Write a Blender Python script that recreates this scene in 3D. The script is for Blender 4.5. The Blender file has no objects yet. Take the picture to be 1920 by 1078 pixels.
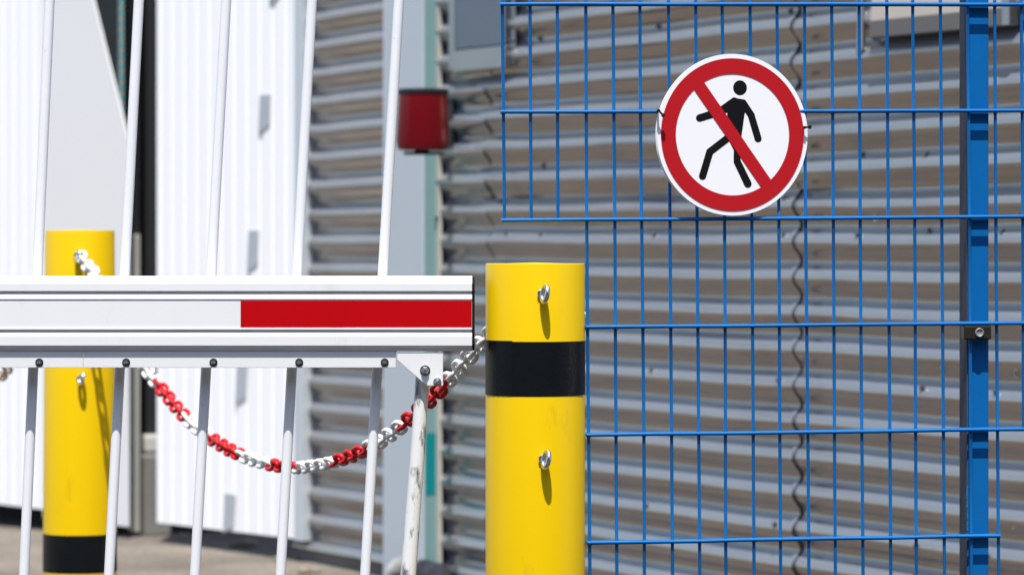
import bpy, math, random
from mathutils import Vector, Matrix
random.seed(7)
R = math.radians
S = bpy.context.scene
COL = S.collection

# ------------------------------------------------------------------ camera, light, exposure
FPX = 6700.0            # focal length in photograph pixels
HOR = 455.0             # horizon row
EYE = 1.15              # eye height
cam_d = bpy.data.cameras.new('camera'); cam = bpy.data.objects.new('camera', cam_d); COL.objects.link(cam)
cam.location = (0, 0, EYE); cam.rotation_euler = (R(90), 0, 0)
cam_d.sensor_width = 36; cam_d.lens = FPX / 1920 * 36
cam_d.shift_y = -(539 - HOR) / 1920
cam_d.clip_start = .05; cam_d.clip_end = 2000
cam_d.dof.use_dof = True; cam_d.dof.focus_distance = 6.58; cam_d.dof.aperture_fstop = 5.6
S.camera = cam

SUN_EL, SUN_AZ = 68.0, 2.0      # elevation; degrees left of straight behind the camera
w = bpy.data.worlds.new("World"); S.world = w; w.use_nodes = True
nt = w.node_tree; bg = nt.nodes['Background']
sky = nt.nodes.new('ShaderNodeTexSky'); sky.sky_type = 'NISHITA'; sky.sun_disc = False
sky.sun_elevation = R(SUN_EL); sky.sun_rotation = R(180 + SUN_AZ)
sky.air_density = 1.0; sky.dust_density = 1.3; sky.ozone_density = 1.2
nt.links.new(sky.outputs[0], bg.inputs[0]); bg.inputs[1].default_value = .16
sd = bpy.data.lights.new('sun', 'SUN'); so = bpy.data.objects.new('sun', sd); COL.objects.link(so)
sd.energy = 5.0; sd.angle = R(.5); sd.color = (1, .968, .91)
to_sun = Vector((-math.sin(R(SUN_AZ)) * math.cos(R(SUN_EL)), -math.cos(R(SUN_AZ)) * math.cos(R(SUN_EL)), math.sin(R(SUN_EL))))
so.rotation_euler = to_sun.to_track_quat('Z', 'Y').to_euler(); so.location = to_sun * 30
S.view_settings.view_transform = 'Standard'; S.view_settings.look = 'None'
S.view_settings.exposure = .52; S.view_settings.gamma = 1

# ------------------------------------------------------------------ helpers
def P(x, y, D):
    return Vector(((x - 960) / FPX * D, D, EYE + (HOR - y) / FPX * D))

class MB:
    def __init__(s): s.v = []; s.f = []
    def add(s, vs, fs):
        o = len(s.v); s.v += [Vector(a) for a in vs]; s.f += [tuple(i + o for i in f) for f in fs]; return s
    def box(s, c, h, ax=None):
        c = Vector(c); ax = ax or (Vector((1,0,0)), Vector((0,1,0)), Vector((0,0,1)))
        vs = [c + ax[0]*h[0]*i + ax[1]*h[1]*j + ax[2]*h[2]*k for i in (-1,1) for j in (-1,1) for k in (-1,1)]
        return s.add(vs, [(0,1,3,2),(4,6,7,5),(0,4,5,1),(2,3,7,6),(0,2,6,4),(1,5,7,3)])
    def path(s, pts, r, seg=12, closed=False, caps=True):
        pts = [Vector(p) for p in pts]; n = len(pts); rs = r if isinstance(r, (list, tuple)) else [r]*n
        t0 = (pts[1]-pts[0]).normalized(); up = Vector((0,0,1)) if abs(t0.z) < .9 else Vector((0,1,0))
        a = t0.cross(up).normalized(); vs = []
        for i, p in enumerate(pts):
            if closed: t = (pts[(i+1) % n]-pts[i-1]).normalized()
            else: t = (pts[min(i+1,n-1)]-pts[max(i-1,0)]).normalized()
            a = (a - t*a.dot(t)).normalized(); b = t.cross(a)
            for k in range(seg):
                q = 2*math.pi*k/seg; vs.append(p + (a*math.cos(q)+b*math.sin(q))*rs[i])
        fs = []
        for i in range(n if closed else n-1):
            j = (i+1) % n
            for k in range(seg):
                l = (k+1) % seg; fs.append((i*seg+k, i*seg+l, j*seg+l, j*seg+k))
        if not closed and caps:
            fs.append(tuple(range(seg))[::-1]); fs.append(tuple((n-1)*seg+k for k in range(seg)))
        return s.add(vs, fs)
    def lathe(s, prof, c, seg=64, ax=None):
        c = Vector(c); ax = ax or (Vector((1,0,0)), Vector((0,1,0)), Vector((0,0,1))); vs = []
        for r, z in prof:
            for k in range(seg):
                q = 2*math.pi*k/seg; vs.append(c + ax[0]*r*math.cos(q) + ax[1]*r*math.sin(q) + ax[2]*z)
        fs = []
        for i in range(len(prof)-1):
            for k in range(seg):
                l = (k+1) % seg; fs.append((i*seg+k, i*seg+l, (i+1)*seg+l, (i+1)*seg+k))
        if prof[0][0] > 1e-6: fs.append(tuple(range(seg))[::-1])
        if prof[-1][0] > 1e-6: fs.append(tuple((len(prof)-1)*seg+k for k in range(seg)))
        return s.add(vs, fs)
    def prism(s, poly, ext):
        ext = Vector(ext); n = len(poly); vs = [Vector(p) for p in poly] + [Vector(p)+ext for p in poly]
        return s.add(vs, [tuple(range(n)), tuple(range(2*n-1, n-1, -1))] + [(i, (i+1) % n, n+(i+1) % n, n+i) for i in range(n)])
    def build(s, name, mat, parent=None, smooth=False, bevel=0, seg=2):
        me = bpy.data.meshes.new(name); o = bpy.data.objects.new(name, me); COL.objects.link(o)
        L = parent_loc(parent)
        me.from_pydata([v - L for v in s.v], [], s.f); me.update()
        import bmesh
        bm = bmesh.new(); bm.from_mesh(me); bmesh.ops.recalc_face_normals(bm, faces=bm.faces[:]); bm.to_mesh(me); bm.free()
        me.materials.append(mat)
        if smooth:
            me.polygons.foreach_set('use_smooth', [True]*len(me.polygons))
            es = me.edges
            if smooth != 'all':
                me.set_sharp_from_angle(angle=R(40))
        if bevel:
            m = o.modifiers.new('bevel', 'BEVEL'); m.width = bevel; m.segments = seg; m.limit_method = 'ANGLE'; m.angle_limit = R(35)
            m.harden_normals = False
        o.parent = parent
        return o

def parent_loc(p):
    L = Vector((0,0,0))
    while p is not None: L = L + p.location; p = p.parent
    return L
def tag(o, label=None, cat=None, group=None, kind=None):
    if label: o['label'] = label
    if cat: o['category'] = cat
    if group: o['group'] = group
    if kind: o['kind'] = kind
    return o
def thing(name, loc, label, cat, group=None):
    o = bpy.data.objects.new(name, None); COL.objects.link(o); o.location = loc; o.empty_display_size = .1
    return tag(o, label, cat, group)
def inst(src, name, M, parent, mat=None):
    o = bpy.data.objects.new(name, src); COL.objects.link(o); o.parent = parent
    o.matrix_local = Matrix.Translation(-parent_loc(parent)) @ M
    return o
def mesh_only(mb, name, mat, smooth=True):
    o = mb.build(name, mat, None, smooth); me = o.data; bpy.data.objects.remove(o); return me

# ------------------------------------------------------------------ materials
def mat(name, col, rough=.5, metal=0, var=0, vscale=6, bump=0, bscale=200, dirt=None, dscale=3, dlo=.55, dhi=.7, stretch=(1,1,1), coat=0, rvar=0, spec=.22):
    m = bpy.data.materials.new(name); m.use_nodes = True; N = m.node_tree.nodes; L = m.node_tree.links
    b = N['Principled BSDF']; b.inputs['Roughness'].default_value = rough; b.inputs['Metallic'].default_value = metal
    b.inputs['Coat Weight'].default_value = coat; b.inputs['Coat Roughness'].default_value = .12
    b.inputs['Specular IOR Level'].default_value = spec
    b.inputs['Base Color'].default_value = (*col, 1)
    tc = N.new('ShaderNodeTexCoord'); mp = N.new('ShaderNodeMapping'); mp.inputs['Scale'].default_value = stretch
    L.new(tc.outputs['Object'], mp.inputs[0]); out = None
    if var or rvar:
        nz = N.new('ShaderNodeTexNoise'); nz.inputs['Scale'].default_value = vscale; nz.inputs['Detail'].default_value = 6
        L.new(mp.outputs[0], nz.inputs[0])
    if var:
        mx = N.new('ShaderNodeMix'); mx.data_type = 'RGBA'
        mx.inputs[6].default_value = (*[c*(1-var) for c in col], 1); mx.inputs[7].default_value = (*[min(1, c*(1+var)) for c in col], 1)
        L.new(nz.outputs['Fac'], mx.inputs[0]); out = mx.outputs[2]
    if rvar:
        mr = N.new('ShaderNodeMapRange'); mr.inputs[1].default_value = .3; mr.inputs[2].default_value = .7
        mr.inputs[3].default_value = rough-rvar; mr.inputs[4].default_value = rough+rvar
        L.new(nz.outputs['Fac'], mr.inputs[0]); L.new(mr.outputs[0], b.inputs['Roughness'])
    if dirt:
        n2 = N.new('ShaderNodeTexNoise'); n2.inputs['Scale'].default_value = dscale; n2.inputs['Detail'].default_value = 8; n2.inputs['Roughness'].default_value = .65
        L.new(mp.outputs[0], n2.inputs[0])
        r2 = N.new('ShaderNodeMapRange'); r2.inputs[1].default_value = dlo; r2.inputs[2].default_value = dhi; r2.clamp = True
        L.new(n2.outputs['Fac'], r2.inputs[0])
        m2 = N.new('ShaderNodeMix'); m2.data_type = 'RGBA'; L.new(r2.outputs[0], m2.inputs[0])
        if out: L.new(out, m2.inputs[6])
        else: m2.inputs[6].default_value = (*col, 1)
        m2.inputs[7].default_value = (*dirt, 1); out = m2.outputs[2]
    if out: L.new(out, b.inputs['Base Color'])
    if bump:
        n3 = N.new('ShaderNodeTexNoise'); n3.inputs['Scale'].default_value = bscale; n3.inputs['Detail'].default_value = 4
        L.new(mp.outputs[0], n3.inputs[0]); bp = N.new('ShaderNodeBump'); bp.inputs['Strength'].default_value = bump; bp.inputs['Distance'].default_value = .002
        L.new(n3.outputs['Fac'], bp.inputs['Height']); L.new(bp.outputs[0], b.inputs['Normal'])
    return m

M = {}
M['white'] = mat('white_aluminium_paint', (.73,.735,.74), .38, var=.02, vscale=9, bump=.02, bscale=300, dirt=(.6,.59,.56), dscale=7, dlo=.6, dhi=.85, stretch=(2.5,1,.5))
M['rod'] = mat('white_rod_paint', (.76,.77,.79), .4, var=.03, vscale=20, dirt=(.3,.29,.27), dscale=90, dlo=.68, dhi=.74, bump=.06, bscale=160)
M['leg'] = mat('worn_white_paint', (.74,.74,.72), .5, var=.06, vscale=12, dirt=(.13,.14,.15), dscale=42, dlo=.53, dhi=.63, stretch=(1,1,.3), bump=.15, bscale=120)
M['red_tape'] = mat('red_reflective_tape', (.44,.002,.005), .4, spec=.1, var=.1, vscale=700, bump=.1, bscale=900)
M['black_plastic'] = mat('black_plastic', (.006,.0065,.007), .5, bump=.05)
M['zinc'] = mat('zinc_plated_steel', (.62,.65,.68), .28, 1, var=.15, vscale=60, rvar=.08)
M['dark_steel'] = mat('dark_zinc_bolt', (.18,.19,.2), .35, 1, var=.2, vscale=120)
M['yellow'] = mat('yellow_enamel', (.68,.445,.001), .36, var=.05, vscale=5, dirt=(.42,.27,.01), dscale=13, dlo=.62, dhi=.8, stretch=(1,1,.3), bump=.04, bscale=60)
M['black_band'] = mat('black_band_film', (.005,.0065,.008), .36, var=.2, vscale=30, bump=.3, bscale=170, spec=.16)
M['blue'] = mat('blue_powder_coat', (.002,.112,.345), .38, var=.06, vscale=25, bump=.05, bscale=400)
M['clamp'] = mat('black_clamp_plastic', (.018,.017,.013), .4, var=.4, vscale=90)
M['sign_white'] = mat('sign_white_film', (.8,.8,.82), .35, spec=.1)
M['sign_red'] = mat('sign_red_film', (.42,.012,.018), .38, spec=.1, var=.03, vscale=40)
M['sign_black'] = mat('sign_black_film', (.008,.008,.009), .42, spec=.1)
M['chain_white'] = mat('white_chain_plastic', (.76,.75,.72), .45, var=.08, vscale=40)
M['chain_red'] = mat('red_chain_plastic', (.52,.008,.012), .4, var=.12, vscale=40)
M['chain_dirty'] = mat('weathered_chain_plastic', (.42,.34,.29), .5, var=.2, vscale=50)
def galv(name, base, rough, rv, metal=1):
    return mat(name, base, rough, metal, var=.16, vscale=5, rvar=rv, dirt=tuple(c*.72 for c in base), dscale=4, dlo=.5, dhi=.75, stretch=(1,1,3), bump=.04, bscale=35)
M['galv'] = galv('galvanised_sheet', (.385,.32,.235), .15, .04, 1)
_n = M['galv'].node_tree.nodes; _l = M['galv'].node_tree.links      # bluish diffuse layer: sky blue of the lit bands put into the colour
_d = _n.new('ShaderNodeBsdfDiffuse'); _d.inputs[0].default_value = (.325,.36,.425,1); _m = _n.new('ShaderNodeMixShader'); _m.inputs[0].default_value = .33
_l.new(_n['Principled BSDF'].outputs[0], _m.inputs[1]); _l.new(_d.outputs[0], _m.inputs[2]); _l.new(_m.outputs[0], _n['Material Output'].inputs[0])
M['sheet_edge'] = mat('dull_sheet_edge', (.03,.03,.03), .8)
M['galv_panel'] = mat('zinc_cover_sheet', (.36,.37,.39), .38, 1, var=.08, vscale=4, rvar=.05)
M['cover_panel'] = mat('dark_zinc_panel', (.17,.20,.25), .4, .9, var=.1, vscale=3)
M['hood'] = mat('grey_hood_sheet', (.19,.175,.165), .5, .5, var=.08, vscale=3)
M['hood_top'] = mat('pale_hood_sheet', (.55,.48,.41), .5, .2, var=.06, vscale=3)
M['door'] = mat('white_door_paint', (.9,.9,.9), .45, var=.02, vscale=3, dirt=(.78,.77,.74), dscale=2.5, dlo=.6, dhi=.85, stretch=(6,6,.4))
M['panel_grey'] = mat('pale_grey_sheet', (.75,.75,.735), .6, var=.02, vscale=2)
M['slate'] = mat('slate_blue_shade', (.04,.05,.058), .7, var=.08, vscale=2)
M['slot'] = mat('grey_slot_paint', (.40,.44,.47), .6, var=.15, vscale=9)
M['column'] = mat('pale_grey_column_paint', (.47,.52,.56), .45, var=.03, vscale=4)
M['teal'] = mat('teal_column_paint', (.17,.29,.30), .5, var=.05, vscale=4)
M['turquoise'] = mat('turquoise_film', (.004,.2,.22), .45)
M['beige'] = mat('beige_post_paint', (.48,.47,.42), .6, var=.1, vscale=6)
M['brown'] = mat('brown_curtain', (.075,.05,.05), .8, var=.2, vscale=5)
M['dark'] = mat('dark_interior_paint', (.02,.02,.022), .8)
M['red_lamp'] = mat('dark_red_enamel', (.13,.003,.007), .3, var=.04, vscale=8)
M['charcoal'] = mat('charcoal_plastic', (.02,.023,.028), .45)
M['rope_teal'] = mat('turquoise_rope', (.10,.34,.37), .8)
M['rope_tan'] = mat('tan_rope', (.33,.30,.24), .8)
M['hose'] = mat('grey_hose_plastic', (.24,.245,.25), .55, var=.1, vscale=30)
M['stone'] = mat('sandy_stone', (.22,.185,.145), .9, var=.3, vscale=30, bump=.5, bscale=60)
M['concrete'] = mat('concrete_plinth', (.2,.19,.17), .9, var=.25, vscale=9, bump=.4, bscale=60)

# ------------------------------------------------------------------ ground
def ground_material():
    m = bpy.data.materials.new('sandy_concrete_ground'); m.use_nodes = True; N = m.node_tree.nodes; L = m.node_tree.links; b = N['Principled BSDF']
    b.inputs['Roughness'].default_value = .92
    tc = N.new('ShaderNodeTexCoord')
    def noise(sc, det, rough=.6):
        n = N.new('ShaderNodeTexNoise'); n.inputs['Scale'].default_value = sc; n.inputs['Detail'].default_value = det; n.inputs['Roughness'].default_value = rough
        L.new(tc.outputs['Object'], n.inputs[0]); return n
    n1 = noise(1.6, 8); n2 = noise(40, 6, .7); n3 = noise(160, 3)
    r1 = N.new('ShaderNodeValToRGB'); e = r1.color_ramp.elements
    e[0].position = .32; e[0].color = (.118,.099,.08,1); e[1].position = .7; e[1].color = (.265,.226,.186,1)
    L.new(n1.outputs['Fac'], r1.inputs[0])
    r2 = N.new('ShaderNodeValToRGB'); e = r2.color_ramp.elements
    e[0].position = .35; e[0].color = (.55,.55,.55,1); e[1].position = .7; e[1].color = (1.15,1.12,1.08,1)
    L.new(n2.outputs['Fac'], r2.inputs[0])
    mx = N.new('ShaderNodeMix'); mx.data_type = 'RGBA'; mx.blend_type = 'MULTIPLY'; mx.inputs[0].default_value = 1
    L.new(r1.outputs[0], mx.inputs[6]); L.new(r2.outputs[0], mx.inputs[7]); L.new(mx.outputs[2], b.inputs['Base Color'])
    bp = N.new('ShaderNodeBump'); bp.inputs['Strength'].default_value = .6; bp.inputs['Distance'].default_value = .01
    L.new(n3.outputs['Fac'], bp.inputs['Height']); L.new(bp.outputs[0], b.inputs['Normal'])
    return m
g = MB()
gx = [-400,-60,-20]+[-8+.2*i for i in range(60)]+[4,8,30,400]; gy = [-400,-60,-10,0,4]+[6+.2*i for i in range(60)]+[20,40,400]
def gz(x, y):
    if x < -8 or x > 4 or y < 6 or y > 18: return 0
    return .012*math.sin(x*2.3+y*1.1)*math.sin(y*1.7-x*.6)
vs = [(x,y,gz(x,y)) for y in gy for x in gx]; nx = len(gx)
g.add(vs, [(j*nx+i, j*nx+i+1, (j+1)*nx+i+1, (j+1)*nx+i) for j in range(len(gy)-1) for i in range(nx-1)])
tag(g.build('ground', ground_material(), None, 'all'), kind='structure')

# unseen asphalt road on the camera's side and an added warehouse, both to cut fill light
rd = MB(); ry = [-9,-4,0,4,6,8.0]; rxs = [-60,-20,-8,-4,-2,0,2,4,8,20,60]
rd.add([(x,y,.016 + (gz(x,y) if y > 6 else 0)) for y in ry for x in rxs], [(j*11+i,j*11+i+1,(j+1)*11+i+1,(j+1)*11+i) for j in range(5) for i in range(10)])
tag(rd.build('road', mat('asphalt', (.045,.045,.047), .85, var=.3, vscale=60, bump=.6, bscale=120), None), kind='structure')  # out of view, added dark to lessen light bounced from below
wh = thing('blocker', (0,-13,0), 'unseen dark warehouse across the road from the blue fence', 'building')
MB().box((0,-14,5), (45,3,5)).build('wall', mat('blocker_dark', (.09,.06,.05), .9, var=.2, vscale=8), wh)
MB().box((0,-14,10.15), (45.4,3.4,.148)).build('roof', mat('blocker_cap', (.05,.05,.055), .9), wh)

# ------------------------------------------------------------------ corrugated wall
WK = 1.94; WD0 = 11.55; WL = math.sqrt(1+WK*WK); PITCH = .1; DEPTH = .028
WT = Vector((1/WL, -WK/WL, 0)); WN = Vector((-WK/WL, -1/WL, 0)); WO = Vector((0, WD0, 0))
UP = Vector((0,0,1))
def wall_s(x):          # distance along the wall for a photograph column
    u = x-960; D = WD0/(1+WK*u/FPX); return u/FPX*D*WL
def wall_D(x): return WD0/(1+WK*(x-960)/FPX)
def wp(s, z, n=0): return WO + WT*s + UP*z + WN*n
PHASE = .25
def wave(z): return DEPTH/2*math.sin(2*math.pi*((z-EYE)/PITCH + PHASE))
DENTS = [(wall_s(1632), EYE+PITCH*(k+.02), .055, .022, -.0022) for k in range(-5, 7)] + [(wall_s(905), 1.53, .10, .05, -.006), (wall_s(925), 1.43, .16, .06, .005), (wall_s(900), 1.62, .09, .03, .005),
         (wall_s(960), 1.33, .12, .05, -.004), (wall_s(1180), 1.32, .2, .04, -.004), (wall_s(1690), 1.42, .10, .10, -.003)]
def sheet(parent, s0, s1, z0, z1, off, seed):
    rnd = random.Random(seed); a = [rnd.uniform(0,6.28) for _ in range(6)]
    nz = int((z1-z0)/PITCH*22); ns = max(8, int((s1-s0)/.06)); vs = []
    near = [d for d in DENTS if s0-.6 < d[0] < s1+.6 and z0-.4 < d[1] < z1+.4]
    for j in range(nz+1):
        z = z0+(z1-z0)*j/nz
        for i in range(ns+1):
            s = s0+(s1-s0)*i/ns
            d = off + wave(z) + .0008*math.sin(s*5.1+z*3+a[0]) + .0005*math.sin(s*13+a[1]-z*7) + .0003*math.sin(z*21+a[2]+s*4)
            dz = .0025*math.sin(s*2.6+a[3]+z)+.0012*math.sin(s*7.3+a[4]+z*2)
            for ds, dzz, rs, rz, am in near:
                q = ((s-ds)/rs)**2 + ((z-dzz)/rz)**2
                if q < 8: d += am*math.exp(-q); dz += am*.8*math.exp(-q*.6)
            vs.append(wp(s, z+dz, d))
    W = ns+1; grid = [(j*W+i, j*W+i+1, (j+1)*W+i+1, (j+1)*W+i) for j in range(nz) for i in range(ns)]
    mb = MB(); mb.add(vs, grid); mb.add([v-WN*.0014 for v in vs], [f[::-1] for f in grid])
    o = mb.build('metal_sheet', M['galv'], parent, 'all'); me = o.data
    rim = MB()
    for idx in ([j*W+ns for j in range(nz+1)], [j*W for j in range(nz+1)], list(range(W)), [nz*W+i for i in range(W)]):
        n = len(idx); rim.add([vs[i] for i in idx]+[vs[i]-WN*.0024 for i in idx], [(i, i+1, n+i+1, n+i) for i in range(n-1)])
    rim.build('cut_edge', M['sheet_edge'], o)
    return o
wall = thing('corrugated_wall', wp(wall_s(1300), 0), 'shiny galvanised wall of horizontal corrugated metal sheets behind the blue fence', 'wall')
ZS = 1.302; ZT = 4.2
cuts = [wall_s(570), wall_s(790), wall_s(932), wall_s(1507), wall_s(2250), wall_s(3300)]
for row, (z0, z1, o0) in enumerate(((.05, ZS+.05, 0), (ZS, ZT, .007))):
    for i in range(len(cuts)-1):
        sheet(wall, cuts[i]-(.0 if i == 0 else .06), cuts[i+1], z0, z1, o0+(.033,.0275,.0255,.0185,.011)[i], 10*row+i)
sc = MB(); sc.lathe([(.0,0),(.0095,0),(.0095,.0022),(.0055,.0026),(.0055,.0075),(.0045,.0085),(.0,.0085)], (0,0,0), 12)
screw_me = mesh_only(sc, 'screw', M['dark_steel'])
RW = Matrix((( WT.x,0,WN.x),(WT.y,0,WN.y),(0,1,0))).to_4x4()
for x, y in [(1022,73),(1245,50),(1493,22),(1030,312),(1243,440),(1030,440),(935,440),(965,440),(1625,290),(1487,372),(1622,440),(1487,440),(1750,290),(1750,432),
             (1890,434),(1240,694),(1480,712),(1745,727),(1883,735),(1232,947),(1475,982),(1738,1022),(1870,1040),(715,135),(711,1008),(598,842),(577,1000)]:
    s = wall_s(x); z = EYE+(HOR-y)/FPX*wall_D(x); off = (.0185 if s > cuts[3] else .0255)+.0005+(.007 if z > ZS else 0)+wave(z)
    inst(screw_me, 'screw', Matrix.Translation(wp(s, z, off)) @ RW, wall)
MB().box(wp((cuts[0]+cuts[-1])/2, .02, -.03), ((cuts[-1]-cuts[0])/2, .05, .028), (WT, WN, UP)).build('plinth', M['concrete'], wall)

# ------------------------------------------------------------------ column, box covers on the wall
def wbox(mb, s0, s1, z0, z1, n0, n1):
    return mb.box(wp((s0+s1)/2, (z0+z1)/2, (n0+n1)/2), ((s1-s0)/2, (n1-n0)/2, (z1-z0)/2), (WT, WN, UP))
sA, sB = wall_s(763), wall_s(841)
col = thing('steel_column', wp((sA+sB)/2, 0, .08), 'pale grey box column with a teal side on the corrugated wall', 'column')
cn0, cn1 = .035, .092
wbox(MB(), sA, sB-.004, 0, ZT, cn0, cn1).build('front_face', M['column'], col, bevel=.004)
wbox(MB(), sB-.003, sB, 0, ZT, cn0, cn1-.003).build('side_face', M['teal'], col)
wbox(MB(), sB+.0005, sB+.022, 0, ZT, cn0, cn0+.012).build('edge_strip', M['beige'], col)
zt = lambda x, y: EYE+(HOR-y)/FPX*(wall_D(x)-.1)
wbox(MB(), sB+.0003, sB+.0015, zt(810,925), zt(810,810), cn0+.014, cn1-.006).build('turquoise_patch', M['turquoise'], col)
scb = []
for y in (410, 655):
    inst(screw_me, 'screw', Matrix.Translation(wp(sB+.012, zt(815,y), cn0+.012)) @ RW, col)

# grey cover, top centre
c0, c1 = wall_s(882), wall_s(976); zb = zt(905, 132)
cov = thing('window_cover', wp((c0+c1)/2, zb, .06), 'dark grey sheet metal cover with a lower lip above the red drum', 'cover')
wbox(MB(), c0, c1, zb+.075, 2.6, .03, .056).build('panel', M['cover_panel'], cov, bevel=.003)
wbox(MB(), c0-.004, c1+.004, zb, zb+.072, .03, .062).build('lower_lip', M['galv_panel'], cov, bevel=.003)
wbox(MB(), c1+.005, c1+.04, zb+.005, 2.6, .035, .042).build('flange', M['galv_panel'], cov)
wbox(MB(), c0-.05, c0-.005, zb+.01, 2.6, .035, .055).build('flange', M['galv_panel'], cov)
for y in (47, 75, 115):
    inst(screw_me, 'screw', Matrix.Translation(wp(c1+.024, zt(975,y), .042)) @ RW, cov)
# hood, top right
h0, h1 = wall_s(1662), wall_s(1914); zh = EYE+(HOR-72)/FPX*(wall_D(1625)-.12)
hood = thing('window_hood', wp((h0+h1)/2, zh, .06), 'bent sheet metal hood projecting from the wall at upper right', 'hood')
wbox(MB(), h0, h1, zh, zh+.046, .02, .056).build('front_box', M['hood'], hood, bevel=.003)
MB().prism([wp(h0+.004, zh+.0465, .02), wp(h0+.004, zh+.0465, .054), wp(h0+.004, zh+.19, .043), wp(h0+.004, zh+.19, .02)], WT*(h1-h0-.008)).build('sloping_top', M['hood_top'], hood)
wbox(MB(), h0-.085, h0-.055, zh-.03, zh+.5, .03, .04).build('flange', M['galv_panel'], hood, bevel=.002)
wbox(MB(), h1+.001, h1+.035, zh-.0, zh+.5, .03, .06).build('flange', M['galv_panel'], hood, bevel=.002)
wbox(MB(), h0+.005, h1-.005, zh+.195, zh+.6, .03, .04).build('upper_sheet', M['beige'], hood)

# ------------------------------------------------------------------ red drum housing on the wall
Dr = wall_D(800)-.9
rl = P(793, 282, Dr); drum = thing('alarm_housing', rl, 'dark red drum shaped housing with a black lid in front of the column', 'alarm')
sr = Dr/FPX
b = MB(); b.lathe([(.0,0),(44*sr,0),(48*sr,3*sr),(51*sr,18*sr),(46.5*sr,105*sr),(.0,105*sr)], rl); b.build('drum', M['red_lamp'], drum, True)
b = MB(); b.lathe([(.0,105.5*sr),(48*sr,105.5*sr),(49*sr,108*sr),(48*sr,113*sr),(44*sr,115*sr),(0,115*sr)], rl); b.build('lid', M['charcoal'], drum, True)
b = MB(); b.box(rl+Vector((2*sr,0,-6*sr)), (38*sr,30*sr,2.5*sr)).box(rl+Vector((-2*sr,0,-2*sr)), (14*sr,14*sr,1.7*sr)); b.build('bottom_tray', M['charcoal'], drum, bevel=.003)
ss = wall_s(862); tgt = wp(ss, rl.z, .035)
for hz in (75, 25): MB().path([rl+Vector((.046,.0,hz*sr)), Vector((tgt.x,tgt.y,rl.z+hz*sr))], .011).build('bracket_arm', M['charcoal'], drum, True)
MB().box(Vector((tgt.x,tgt.y,rl.z+50*sr)), (.03,.006,.1), (WT,WN,UP)).build('mounting_plate', M['charcoal'], drum)

# ------------------------------------------------------------------ hall doors on the left
DH = 1.068                                   # door bottoms this far below the eye
def dD(x): return DH*FPX/(490+(x/577)*67)
A = P(-420, 0, dD(-420)); Bq = P(577, 0, dD(577)); A.z = Bq.z = 0
DT = (Bq-A).normalized(); DN = Vector((DT.y, -DT.x, 0));  DN = DN if DN.y < 0 else -DN
def dp(x, z, n=0):                          # point on the door plane under photograph column x
    d = Vector(((x-960)/FPX, 1, 0)); t = (A.dot(DN)+n)/(d.dot(DN)); p = d*t
    return Vector((p.x, p.y, z))
ZD = EYE-DH
def ribbed(parent, x0, x1, thick, name='leaf'):
    p0, p1 = dp(x0, 0), dp(x1, 0); Lr = (p1-p0).length; pts = []; step = .085; k = 0; s = 0
    while s < Lr:
        for ds, n in ((0,0),(.022,0),(.030,-.0035),(.040,-.0035),(.048,0)):
            if s+ds < Lr: pts.append((s+ds, n))
        s += step
    pts.append((Lr, 0)); poly = [p0+DT*a+DN*n+UP*ZD for a, n in pts] + [p1-DN*thick+UP*ZD, p0-DN*thick+UP*ZD]
    return MB().prism(poly, UP*(4.0-ZD)).build(name, M['door'], parent, bevel=.0)
dl = thing('sliding_door', dp(-120, ZD), 'white ribbed sliding door panel left of the opening', 'door')
ribbed(dl, -420, 80, .045)
dr = thing('sliding_door', dp(430, ZD), 'white ribbed sliding door panel with a column of grey slots', 'door')
ribbed(dr, 294, 556, .045)
for x, y0, y1 in ((497,178,250),(475,432,510),(453,682,760),(430,925,1000),(517,-70,8)):
    D = dp(x,0).y; z0 = EYE+(HOR-y1)/FPX*D; z1 = EYE+(HOR-y0)/FPX*D
    q = [dp(x-11,z0+.0,.001), dp(x+9,z0+.03,.001), dp(x+11,z1,.001), dp(x-8,z1,.001)]
    MB().prism(q, DN*.004).build('slot', M['slot'], dr)
ep0 = dp(556, 0)
MB().box(ep0+DT*.026-DN*.02+UP*((ZD+4.0)/2-.006), (.0255, .032, (4.0-ZD)/2), (DT, DN, UP)).build('edge_rail', M['column'], dr, bevel=.003)
# pale panel inside the opening, its slanting edge drawing a cast shadow as shape
pn = thing('gate_panel', dp(160, ZD), 'smooth pale grey panel inside the doorway, edge slanted to shape a shadow', 'panel')
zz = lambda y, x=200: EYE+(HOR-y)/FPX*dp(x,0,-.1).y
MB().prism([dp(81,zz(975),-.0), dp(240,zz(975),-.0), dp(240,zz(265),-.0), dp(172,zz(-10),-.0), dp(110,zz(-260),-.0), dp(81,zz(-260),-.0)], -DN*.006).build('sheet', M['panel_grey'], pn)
sb_ = thing('shade_backing', dp(150, 0, -.16), 'dark slate sheet standing in for the shadow behind the pale panel', 'wall')
MB().box(dp(150, 2, -.16), (.30, .01, 2), (DT, DN, UP)).build('shade_board', M['slate'], sb_)  # dark backing stands in for the diagonal cast shadow
ps = thing('door_post', dp(250, 0, -.12), 'pale beige post at the right side of the opening', 'post')
MB().prism([dp(241,.02,-.10), dp(262,.02,-.10), dp(262,.02,-.16), dp(241,.02,-.16)], UP*(zz(440)-.02)).build('lower_post', M['beige'], ps, bevel=.004)
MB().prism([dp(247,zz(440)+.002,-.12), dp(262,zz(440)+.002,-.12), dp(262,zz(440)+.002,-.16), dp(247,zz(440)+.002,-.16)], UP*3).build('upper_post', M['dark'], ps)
cu = thing('curtain', dp(278, 0, -.35), 'dull brown curtain hanging in the narrow gap', 'curtain')
cpts = [dp(255,ZD+.35,-.3)+DT*(i*.01)+DN*.012*math.sin(i*.9) for i in range(26)]
MB().prism(cpts+[p-DN*.012 for p in reversed(cpts)], UP*3).build('cloth', M['brown'], cu, True)
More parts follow.
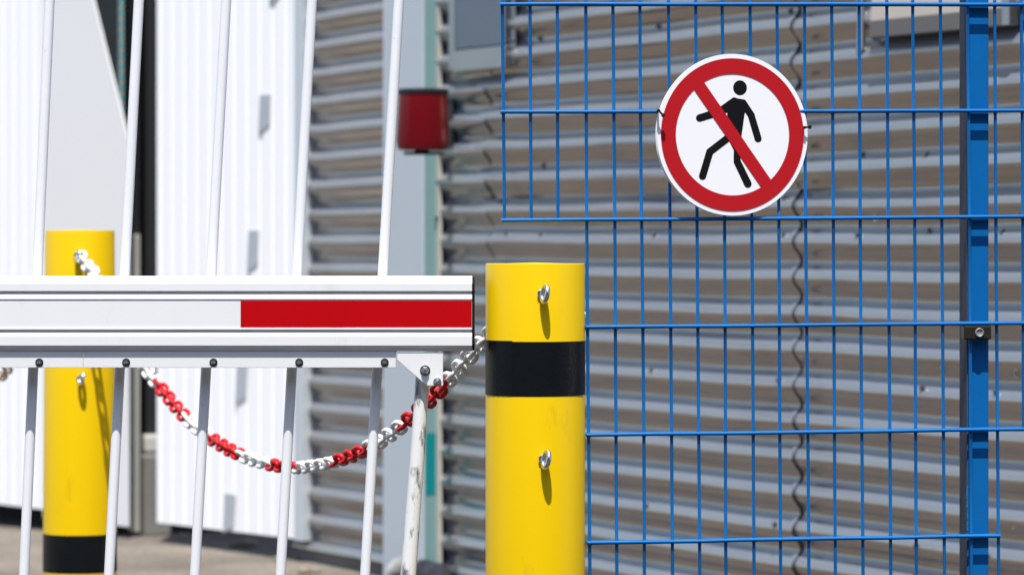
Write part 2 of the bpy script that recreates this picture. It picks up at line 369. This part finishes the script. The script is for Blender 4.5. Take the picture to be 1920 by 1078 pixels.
cb = thing('concrete_block', dp(280, 0, -.2), 'grey stepped concrete block at the foot of the gap', 'block')
MB().box(dp(281, .16, -.2), (.07, .06, .16), (DT,DN,UP)).build('lower_block', M['concrete'], cb, bevel=.01)
MB().box(dp(280, .36, -.22), (.06, .05, .035), (DT,DN,UP)).build('upper_block', M['beige'], cb, bevel=.01)
# rope
rp = thing('rope', dp(227, 1.2, -.05), 'turquoise and tan twisted rope hanging in the doorway', 'rope')
for k, (mn, nm) in enumerate((('rope_teal','teal_strand'),('rope_tan','tan_strand'))):
    pts = []
    for i in range(900):
        z = zz(500)+ (3.2-zz(500))*i/899; a = z*150+k*math.pi
        pts.append(dp(227, z, -.05)+Vector((math.cos(a)*.0055, math.sin(a)*.0055, 0)))
    MB().path(pts, .0065, 8).build(nm, M[mn], rp, True)
# closed dark hall behind
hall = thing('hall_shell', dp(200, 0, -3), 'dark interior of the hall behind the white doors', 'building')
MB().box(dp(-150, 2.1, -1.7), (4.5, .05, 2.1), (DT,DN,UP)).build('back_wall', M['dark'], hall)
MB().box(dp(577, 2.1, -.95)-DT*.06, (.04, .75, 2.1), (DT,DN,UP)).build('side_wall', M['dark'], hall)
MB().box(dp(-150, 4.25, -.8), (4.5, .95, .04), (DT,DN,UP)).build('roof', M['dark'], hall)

# ------------------------------------------------------------------ bollards
def eye_bolt_mesh():
    mb = MB(); n = 28
    mb.path([(0, -.0165+.0112*math.cos(2*math.pi*i/n), .0142*math.sin(2*math.pi*i/n)) for i in range(n)], .0046, 12, closed=True)
    mb.path([(0,.012,0),(0,-.006,0)], .0042, 12)
    mb.lathe([(0,.001),(.0085,.001),(.0085,.003),(.006,.0045),(0,.0045)], (0,0,0), 20, (Vector((1,0,0)),Vector((0,0,1)),Vector((0,-1,0))))
    return mesh_only(mb, 'eye_bolt', M['zinc'])
EB = eye_bolt_mesh()
def bollard(x0, x1, ytop, D, label, bands, eyes, taper=0, yaw=18, exta=()):
    px = D/FPX; rad = (x1-x0)/2*px; c = P((x0+x1)/2, ytop, D); top = c.z; base = Vector((c.x, D, 0))
    t = thing('bollard', base, label, 'bollard', 'yellow bollards with black bands')
    rr = lambda z: rad*(1+taper*(top-z))
    prof = [(0, .0), (rr(0), .0), (rr(top-.0016), top-.0016), (rad-.0004, top-.0005), (rad-.0014, top), (rad-.03, top), (0, top+.002)]
    MB().lathe(prof, (c.x, D, 0), 128).build('pipe', M['yellow'], t, True)
    for ya, yb in bands:
        za, zb_ = top-(ya-ytop)*px, top-(yb-ytop)*px
        MB().lathe([(rr(zb_)-.001, zb_), (rr(zb_)+.0006, zb_+.0004), (rr(za)+.0006, za-.0004), (rr(za)-.001, za)], (c.x, D, 0), 128).build('black_band', M['black_band'], t, True)
    for ex, ey, yw in eyes:
        a = math.asin(((ex-(x0+x1)/2)*px)/rad); z = top-(ey-ytop)*px
        M4 = Matrix.Translation((c.x+rr(z)*math.sin(a), D-rr(z)*math.cos(a), z)) @ Matrix.Rotation(a, 4, 'Z') @ Matrix.Rotation(R(yw), 4, 'Y')
        M4 = M4 @ Matrix.Rotation(R(17), 4, 'Z')
        inst(EB, 'eye_bolt', M4, t)
    return t, c, rad
DB = 6.65
bR, cR, radR = bollard(910.5, 1096.5, 494, DB, 'yellow bollard with a black band beside the blue mesh fence', [(638,739.5)], [(1014,549,8),(1016,854,10)])
zA, zB = cR.z-(638-494)*DB/FPX+.0012, cR.z-(739.5-494)*DB/FPX+.0008
fl = [math.asin(((x-1003.5)*DB/FPX)/radR*.999) for x in (911,918,926,935,945,954,961)]
fv = [Vector((cR.x+(radR+.0010)*math.sin(a), DB-(radR+.0010)*math.cos(a), z)) for z in (zB, zA) for a in fl]
MB().add(fv, [(i,i+1,8+i,7+i) for i in range(6)]).build('band_overlap', M['black_band'], bR, 'all')
wl = MB().lathe([(0,0),(.006,0),(.006,.008),(.004,.011),(0,.011)], P(1099, 596, DB), 14); wl.build('side_stud', M['zinc'], bR, True)
DL = 9.15
bL, cL, radL = bollard(85, 214.5, 432, DL, 'blurred yellow bollard standing farther back behind the white barrier', [(532,604),(998,1069)], [(152,478,18),(157,706,18)], taper=.075)

# ------------------------------------------------------------------ chains
def catmull(pts, n):
    out = []
    for i in range(len(pts)-1):
        p0, p1, p2, p3 = pts[max(i-1,0)], pts[i], pts[i+1], pts[min(i+2,len(pts)-1)]
        for k in range(n):
            t = k/n; out.append(.5*((2*p1)+(p2-p0)*t+(2*p0-5*p1+4*p2-p3)*t*t+(3*p1-p0-3*p2+p3)*t**3))
    return out+[pts[-1]]
def link_mesh(name, m):
    a, bb, n = .0068, .0126, 8; pts = []
    for i in range(n+1): q = -math.pi/2+math.pi*i/n; pts.append((a+bb*math.cos(q), bb*math.sin(q), 0))
    for i in range(n+1): q = math.pi/2+math.pi*i/n; pts.append((-a+bb*math.cos(q), bb*math.sin(q), 0))
    return mesh_only(MB().path(pts, .0047, 10, closed=True), name, m)
LW, LR, LDm = link_mesh('white_link', M['chain_white']), link_mesh('red_link', M['chain_red']), link_mesh('grey_link', M['chain_dirty'])
def hang(t, pts3, pitch, colour):
    c = catmull(pts3, 40); d = [0]
    for i in range(1, len(c)): d.append(d[-1]+(c[i]-c[i-1]).length)
    n = int(d[-1]/pitch); j = 0
    for k in range(n+1):
        s = min(k*pitch, d[-1]-1e-6)
        while d[j+1] < s: j += 1
        q = (s-d[j])/(d[j+1]-d[j]); p = c[j].lerp(c[j+1], q); T = (c[j+1]-c[j]).normalized()
        side = T.cross(UP).normalized(); nn = side.cross(T)
        roll = R(45 if k % 2 else -45)+random.uniform(-.16,.16)
        B = side*math.cos(roll)+nn*math.sin(roll); C = T.cross(B)
        tl = random.uniform(-.12,.12); T2 = (T+C*tl).normalized(); C = T2.cross(B).normalized(); B = C.cross(T2)
        Mx = Matrix(((T2.x,B.x,C.x,p.x),(T2.y,B.y,C.y,p.y),(T2.z,B.z,C.z,p.z),(0,0,0,1)))
        xpix = 960+p.x/p.y*FPX; me = colour(xpix); inst(me, me.name.split('.')[0], Mx, t)
ex = [(153,482),(165,500),(182,522),(228,620),(275,693),(310,738),(350,784),(400,824),(450,852),(510,871),(560,876),(620,867),(680,845),(730,815),(770,783),(820,735),(850,702),(880,668),(905,640),(922,624)]
i0, i1 = 1/(DL-radL-.022), 1/(DB+.03)
pts = [P(x, y, 1/(i0+(i1-i0)*(x-153)/(922-153))) for x, y in ex]
ch = thing('plastic_chain', pts[0].lerp(pts[-1], .5)-Vector((0,0,.3)), 'red and white plastic chain sagging between the two yellow bollards', 'chain')
REDS = [(292,346),(393,451),(508,556),(622,686),(752,838)]
hang(ch, pts, .0275, lambda x: LR if any(a < x < b for a, b in REDS) else LW)
p2 = [P(152,712,DL-radL-.02), P(60,728,9.25), P(12,700,9.5), P(-60,640,9.9), P(-160,540,10.4)]
p2 = [P(60,770,9.05), P(-28,742,9.2), P(5,702,9.5), P(-60,630,9.9), P(-160,520,10.4)]
p2 = [P(14,690,9.4), P(4,702,9.45), P(-12,716,9.5), P(-60,750,9.7), P(-160,790,10.2)]
ch2 = thing('plastic_chain', p2[1], 'short dirty piece of chain rising at the left picture edge', 'chain')
hang(ch2, p2, .0325, lambda x: LDm)

# ------------------------------------------------------------------ barrier boom
DBm = 6.60; bp = DBm/FPX
def bz(y): return EYE+(HOR-y)*bp
def bx(x): return (x-960)*bp
X0, X1 = bx(-520), bx(885)
boom = thing('barrier_boom', Vector((bx(300), DBm+.03, 0)), 'white barrier boom with a red strip and a skirt of slanted rods', 'barrier')
pr = [(518,.013),(530,.0015),(531.5,.0),(545.5,.0),(546,.0038),(549.2,.0042),(549.5,.0038),(559.5,.0003),(560.6,.0),(561,.0015),(614.8,.0015),(615.2,.0),(617.8,.0),(618.2,.0034),(621.4,.0038),(621.8,.0035),(629.5,.0003),(631,0),(647.5,0),(649,.001),(658.5,.010)]
poly = [Vector((X0, DBm+d, bz(y))) for y, d in pr] + [Vector((X0, DBm+.052, bz(658.5))), Vector((X0, DBm+.062, bz(648))), Vector((X0, DBm+.062, bz(528))), Vector((X0, DBm+.050, bz(518)))]
MB().prism(poly, Vector((X1-X0, 0, 0))).build('beam', M['white'], boom)
MB().prism([Vector((bx(451), DBm+.0013, bz(563.5))), Vector((bx(884.6), DBm+.0013, bz(563.5))), Vector((bx(884.6), DBm+.0013, bz(613.5))), Vector((bx(451), DBm+.0013, bz(613.5)))], (0,-.0005,0)).build('red_strip', M['red_tape'], boom)
cap = [Vector((X1+.0005, DBm-.001+d, bz(y))) for y, d in ((518.6,.016),(523,.006),(532,0),(646,0),(652,.004),(658,.012),(658,.05),(648,.062),(528,.062),(519,.05))]
cpb = MB(); n = len(cap); outer = [Vector((X1+.0045, v.y+(.0015 if v.y < DBm+.03 else -.0015), (v.z-bz(588))*.985+bz(588))) for v in cap]
cpb.add(cap+outer, [tuple(range(n)), tuple(range(2*n-1,n-1,-1))]+[(i,(i+1)%n,n+(i+1)%n,n+i) for i in range(n)])
cpb.build('end_cap', M['black_plastic'], boom, bevel=.001)
# hanger channel under the boom
zc0, zc1 = bz(689.5), bz(659.2); strip_y = DBm+.0093
for xa, xb in ((-520, 154.5), (155.2, 742)):
    MB().box(((bx(xa)+bx(xb))/2, strip_y+.0015, (zc0+zc1)/2), ((bx(xb)-bx(xa))/2, .0015, (zc1-zc0)/2)).build('hanger_strip', M['white'], boom, bevel=.0006)
MB().box(((X0+bx(742))/2, strip_y+.0285, zc1-.0018), ((bx(742)-X0)/2, .025, .0016)).build('channel_web', M['white'], boom)
def hexbolt(c, r, parent, m, shade=M['black_plastic']):
    ax = (Vector((1,0,0)), Vector((0,0,1)), Vector((0,-1,0))); c = Vector(c)
    MB().lathe([(0,0),(r*1.32,0),(r*1.32,.0012),(0,.0012)], c, 24, ax).build('washer', shade, parent, True)
    o = MB().lathe([(0,.0013),(r,.0013),(r,.006),(r*.9,.007),(0,.007)], c, 6, ax).build('bolt', m, parent)
    MB().lathe([(0,.0072),(r*.52,.0072),(r*.52,.0105),(r*.4,.0115),(0,.0115)], c, 12, ax).build('bolt_end', M['zinc'], parent, True)
for x in (-90, 72.5, 235.5, 399.5, 560.5, 721):
    hexbolt((bx(x), strip_y, bz(679.5)), .0056, boom, M['dark_steel'])
# slanted rods
ROD = [(93,62,45),(260.5,225,204.5),(424,385,365.5),(585,546,526),(748,706.5,684.5),(-74,-98,-118)]
rod_y = strip_y+.0575; rs = (rod_y)/FPX
def rz(y): return EYE+(HOR-y)*rs
def rx(x): return (x-960)*rs
for a, b_, c_ in ROD:
    k = (c_-a)/1078
    MB().path([(rx(a+k*-330), rod_y, rz(-330)), (rx(a+k*540), rod_y, rz(540)), (rx(a+k*1250), rod_y, rz(1250))], 9.6*rs, 24).build('slanted_rod', M['rod'], boom, True)
    x68 = a+k*675
    MB().path([(rx(x68+6), strip_y+.003, bz(679.5)), (rx(x68+6), rod_y-.004, bz(679.5))], .004, 8).build('hinge_pin', M['dark_steel'], boom, True)
MB().box(((rx(-500)+rx(800))/2, rod_y-.014, rz(-318)), ((rx(800)-rx(-500))/2, .002, .014)).build('top_rail', M['white'], boom)
# gusset plate and leg
gp = [(745,660.5),(830.5,661),(830.5,723),(800,723.5),(744.5,675)]
gy = DBm+.006
MB().prism([Vector((bx(x), gy, bz(y))) for x, y in gp], (0,.003,0)).build('gusset_plate', M['white'], boom, bevel=.0008)
hexbolt((bx(797), gy, bz(694.5)), .0072, boom, M['zinc'], M['dark_steel'])
hexbolt((bx(820), gy, bz(716)), .0058, boom, M['zinc'], M['zinc'])
ly = gy+.028
lp = [(793.5,685),(791,730),(782,860),(765.5,1078),(752,1260)]
MB().path([((x-960)*ly/FPX, ly, EYE+(HOR-y)*ly/FPX) for x, y in lp], [.0128,.0130,.0134,.0146,.0152], 32).build('support_leg', M['leg'], boom, True)

# ------------------------------------------------------------------ blue mesh fence
FY = R(7); FR = -.0072
FO = P(1100, 412, 6.645); FT = Vector((math.cos(FY), math.sin(FY), .0072)).normalized()
FN = Vector((math.sin(FY), -math.cos(FY), 0)); FU = FN.cross(FT); FU = FU if FU.z > 0 else -FU
def fp(s, h, n=0): return FO + FT*s + FU*h + FN*n
fence = thing('mesh_fence', Vector((fp(.4,0).x, fp(.4,0).y, 0)), 'blue welded wire mesh fence panel cut out around the yellow bollard', 'fence')
VS = .05195; rv_, rh_ = .0031, .0036
Ls = -3*VS; Rs = 15*VS; far = 30*VS
hlev = [.4, .2, 0, -.2, -.4, -.6, -.8]
def fs_of(x, y=412):
    d = Vector(((x-960)/FPX, 1, 0)); t = FO.dot(FN)/d.dot(FN); return (d*t-FO).dot(FT)
hr = Matrix.Identity(4)
for h in hlev:
    a = Ls-.004 if h >= 0 else -.004
    e = Rs+.003 if h <= -.6 else Rs+.32
    if h == .4: e = Rs+.32
    for n in (.0062, -.0062):
        k = 8; MB().path([fp(a+(e-a)*i/k, h+random.uniform(-.0006,.0006), n) for i in range(k+1)], rh_, 12).build('horizontal_wire', M['blue'], fence, True)
for i in range(-3, 22):
    s = i*VS
    if i > 15 : lo = -.398
    else: lo = -.95
    if i < 0: lo = -.004
    hi = .9 if i >= -3 else .4
    stops = [(hi, rv_)]
    for h in (.8, .6, .4, .2, 0, -.2, -.4, -.6, -.8):
        if lo < h-.01: stops += [(h+.006, rv_), (h+.003, rv_+.0009), (h-.003, rv_+.0009), (h-.006, rv_), (h-.1, rv_)]
    stops = [q for q in stops if q[0] > lo]+[(lo, rv_)]
    ja, jb, jc = random.uniform(-.0011,.0011), random.uniform(-.0011,.0011), random.uniform(0,6)
    MB().path([fp(s+ja+jb*math.sin(h*5+jc), h, random.uniform(-.0004,.0004)) for h, q in stops], [q for h, q in stops], 12).build('vertical_wire', M['blue'], fence, True)
for h in (.6, .8):
    for n in (.0062, -.0062):
        MB().path([fp(Ls-.004, h, n), fp(Rs+.32, h, n)], rh_, 12).build('horizontal_wire', M['blue'], fence, True)
# post
pa, pb = fs_of(1818), fs_of(1857.5)
def fbox(mb, s0, s1, h0, h1, n0, n1):
    return mb.box(fp((s0+s1)/2, (h0+h1)/2, (n0+n1)/2), ((s1-s0)/2, (n1-n0)/2, (h1-h0)/2), (FT, FN, FU))
MB().prism([fp(pa, -1.16, -.012), fp(pb, -1.16, -.012), fp(pb, -1.16, -.072), fp(pa, -1.16, -.072)], UP*2.4).build('post', M['blue'], fence, bevel=.003, seg=3)
MB().prism([fp(pa-.0002, -1.16, -.0135), fp(pa-.0002, -1.16, -.0705), fp(pa-.0014, -1.16, -.0705), fp(pa-.0014, -1.16, -.0135)], UP*2.4).build('post_flange', mat('dull_grey_flange', (.085,.09,.11), .75, var=.4, vscale=60, spec=.05), fence)
cl = fbox(MB(), pa-.007, pb+.005, -.2225-.0075, -.2055+.0015, -.011, .014).build('post_clamp', M['clamp'], fence, bevel=.0025)
c = fp((pa+pb)/2+.002, -.217, .0142); ax = (FT, FU, FN)
MB().lathe([(.0046,.0001),(.0086,.0001),(.0086,.002),(.0072,.003),(.0046,.001)], c, 24, ax).build('clamp_bolt', mat('dull_ring_steel', (.22,.22,.22), .55, .3), cl, True)

MB().lathe([(0,.0004),(.0045,.0004),(.0045,.0008),(0,.0008)], c, 20, ax).build('bolt_socket', M['black_plastic'], cl, True)
lm = MB(); rl_ = random.Random(5); hh = -.505
for k in range(22):
    hh -= rl_.uniform(.0022,.0042)*(2 if k % 6 == 5 else 1)
    for q in range(2):
        fbox(lm, pa+.0012+rl_.uniform(0,.002), pa+.0036+rl_.uniform(0,.0018), hh-.0006-.0011*q, hh+.0001-.0011*q, -.0119, -.01185+.00004*q)
lm.build('stamped_lettering', mat('pale_blue_ink', (.02,.30,.56), .5), fence)

# ------------------------------------------------------------------ no-entry sign
SY = R(12); ST = Vector((math.cos(SY), math.sin(SY), 0)); SN = Vector((math.sin(SY), -math.cos(SY), 0))
Rr = .1505; SC = P(1373.5, 253, 6.658)
sg = thing('prohibition_sign', SC, 'round red and white no pedestrians sign on the blue mesh', 'sign')
def sp(a, b_, n=0): return SC + ST*a*Rr*.968 + UP*b_*Rr + SN*n
def disc(r, n0, n1, name, m, seg=128, oa=0, ob=0):
    ring = [sp(oa+r*math.cos(2*math.pi*i/seg), ob+r*math.sin(2*math.pi*i/seg), n0) for i in range(seg)]
    return MB().prism(ring, SN*(n1-n0)).build(name, m, sg)
disc(1, -.0025, 0, 'plate', M['sign_white'])
disc(.985, -.007, -.0035, 'backing_plate', M['sign_white'], oa=-.022, ob=-.012)
def zc(x, y): return ((x-550)/405, (548-y)/435)
# red ring with slash as a single cut-out sheet
def ring_mesh():
    mb = MB(); seg = 160; t0 = .0009
    ro, ri = .945, .75
    vs = []
    for i in range(seg):
        q = 2*math.pi*i/seg; vs += [sp(ro*math.cos(q), ro*math.sin(q), t0), sp(ri*math.cos(q), ri*math.sin(q), t0)]
    mb.add(vs, [(2*i, 2*((i+1)%seg), 2*((i+1)%seg)+1, 2*i+1) for i in range(seg)])
    return mb
rm = ring_mesh()
ua, ub = zc(400,272), zc(755,788); la, lb = zc(347,313), zc(703,830)
rm.add([sp(*ua,.00098), sp(*ub,.00098), sp(*lb,.00098), sp(*la,.00098)], [(0,1,2,3)])
ext = lambda p, q, k: (p[0]+(p[0]-q[0])*k, p[1]+(p[1]-q[1])*k)
rm.v[-4:] = [sp(*ext(ua,ub,.05),.00098), sp(*ext(ub,ua,.05),.00098), sp(*ext(lb,la,.05),.00098), sp(*ext(la,lb,.05),.00098)]
rm.build('red_ring_and_bar', M['sign_red'], sg)
fig = MB(); lay = [0.0003]
def poly2(pts):
    fig.add([sp(*zc(x,y), lay[0]) for x, y in pts], [tuple(range(len(pts)))]); lay[0] += .00004
def stroke(pts, w_, w2=None):
    w2 = w2 or w_
    for i in range(len(pts)-1):
        (xa,ya),(xb,yb) = pts[i], pts[i+1]; q = math.atan2(yb-ya, xb-xa); ring = []
        wa = w_+(w2-w_)*i/(len(pts)-1); wb = w_+(w2-w_)*(i+1)/(len(pts)-1)
        for k in range(13): r = q-math.pi/2+math.pi*k/12; ring.append((xb+wb*math.cos(r), yb+wb*math.sin(r)))
        for k in range(13): r = q+math.pi/2+math.pi*k/12; ring.append((xa+wa*math.cos(r), ya+wa*math.sin(r)))
        poly2(ring)
poly2([(590+37*math.cos(2*math.pi*k/40), 295+40*math.sin(2*math.pi*k/40)) for k in range(40)])
poly2([(552,348),(606,357),(628,388),(614,440),(598,556),(585,640),(556,630),(520,560),(521,430),(500,420),(480,400)])
stroke([(560,366),(498,422)], 19); stroke([(498,420),(374,459)], 20)
stroke([(606,375),(650,442),(687,568)], 18.5, 19)
stroke([(550,545),(428,640),(389,771)], 19.5, 19)
stroke([(574,600),(574,690),(632,811)], 17.5, 20)
fig.build('walking_figure', M['sign_black'], sg)
def tie(x, y, dx, dy, D):
    c = P(x, y, D); a = Vector((dx, 0, -dy)).normalized(); up = Vector((0,-1,0)).cross(a).normalized(); l = math.hypot(dx, dy)/FPX*D
    mb = MB(); mb.box(c, (l/2, .0012, .0018), (a, Vector((0,1,0)), up)).box(c+a*l*.36-Vector((0,.001,0)), (.0028, .0028, .0034), (a, Vector((0,1,0)), up)).box(c-a*l*.4-Vector((0,.001,0)), (.0022, .0024, .0026), (a, Vector((0,1,0)), up))
    mb.box(c-a*l*.5+Vector((0,.02,0)), (.0012,.02,.0018), (a, Vector((0,1,0)), up))
    mb.build('cable_tie', M['black_plastic'], sg, bevel=.0005)
tie(1239.5, 212.5, 11, 12, 6.615); tie(1514, 239, 13, -1, 6.679)

# ------------------------------------------------------------------ small things at the wall foot
hsd = -.02
hs = thing('flexible_hose', wp(sB+.08, 0, .12), 'grey ribbed hose at the foot of the column', 'hose')
hp = catmull([wp(hsd+sB+.17,.0,.10), wp(hsd+sB+.16,.05,.10), wp(hsd+sB+.10,.055,.10), wp(hsd+sB+.03,.06,.11), wp(hsd+sB-.06,.06,.14), wp(hsd+sB-.1,.0,.15)], 40)
hrr = [.035+.004*math.sin(i*1.6) for i in range(len(hp))]
MB().path(hp, hrr, 16).build('tube', M['hose'], hs, True)
import bmesh
for i, (x, y, r) in enumerate(((462,1018,.036),(440,1016,.02),(425,1022,.016),(592,1064,.016),(570,1066,.022),(520,1045,.017),(340,1000,.018))):
    D = EYE*FPX/(y+8-HOR); c = P(x, y+8, D); rnd = random.Random(i+3)
    bm = bmesh.new(); bmesh.ops.create_icosphere(bm, subdivisions=3, radius=r)
    for v in bm.verts:
        v.co.z *= .65; f = 1+.22*math.sin(v.co.x/r*2.1+i)*math.cos(v.co.y/r*2.7+i*2)+.1*math.sin(v.co.z/r*5+i); v.co *= f
    me = bpy.data.meshes.new('stone'); bm.to_mesh(me); bm.free(); me.materials.append(M['stone'])
    for p in me.polygons: p.use_smooth = True
    o = bpy.data.objects.new('stone', me); COL.objects.link(o); o.location = (c.x, c.y, r*.4)
    tag(o, ['largest sandy stone lying below the slotted white door','small sandy stone just left of the largest stone','tiny sandy stone second left of the largest stone',
            'sandy stone at the left foot of the corrugated wall','flat sandy stone left of the stone at the wall foot','small sandy stone between the door and the wall foot','small sandy stone below the narrow brown gap'][i], 'stone', 'stones on the ground by the wall')
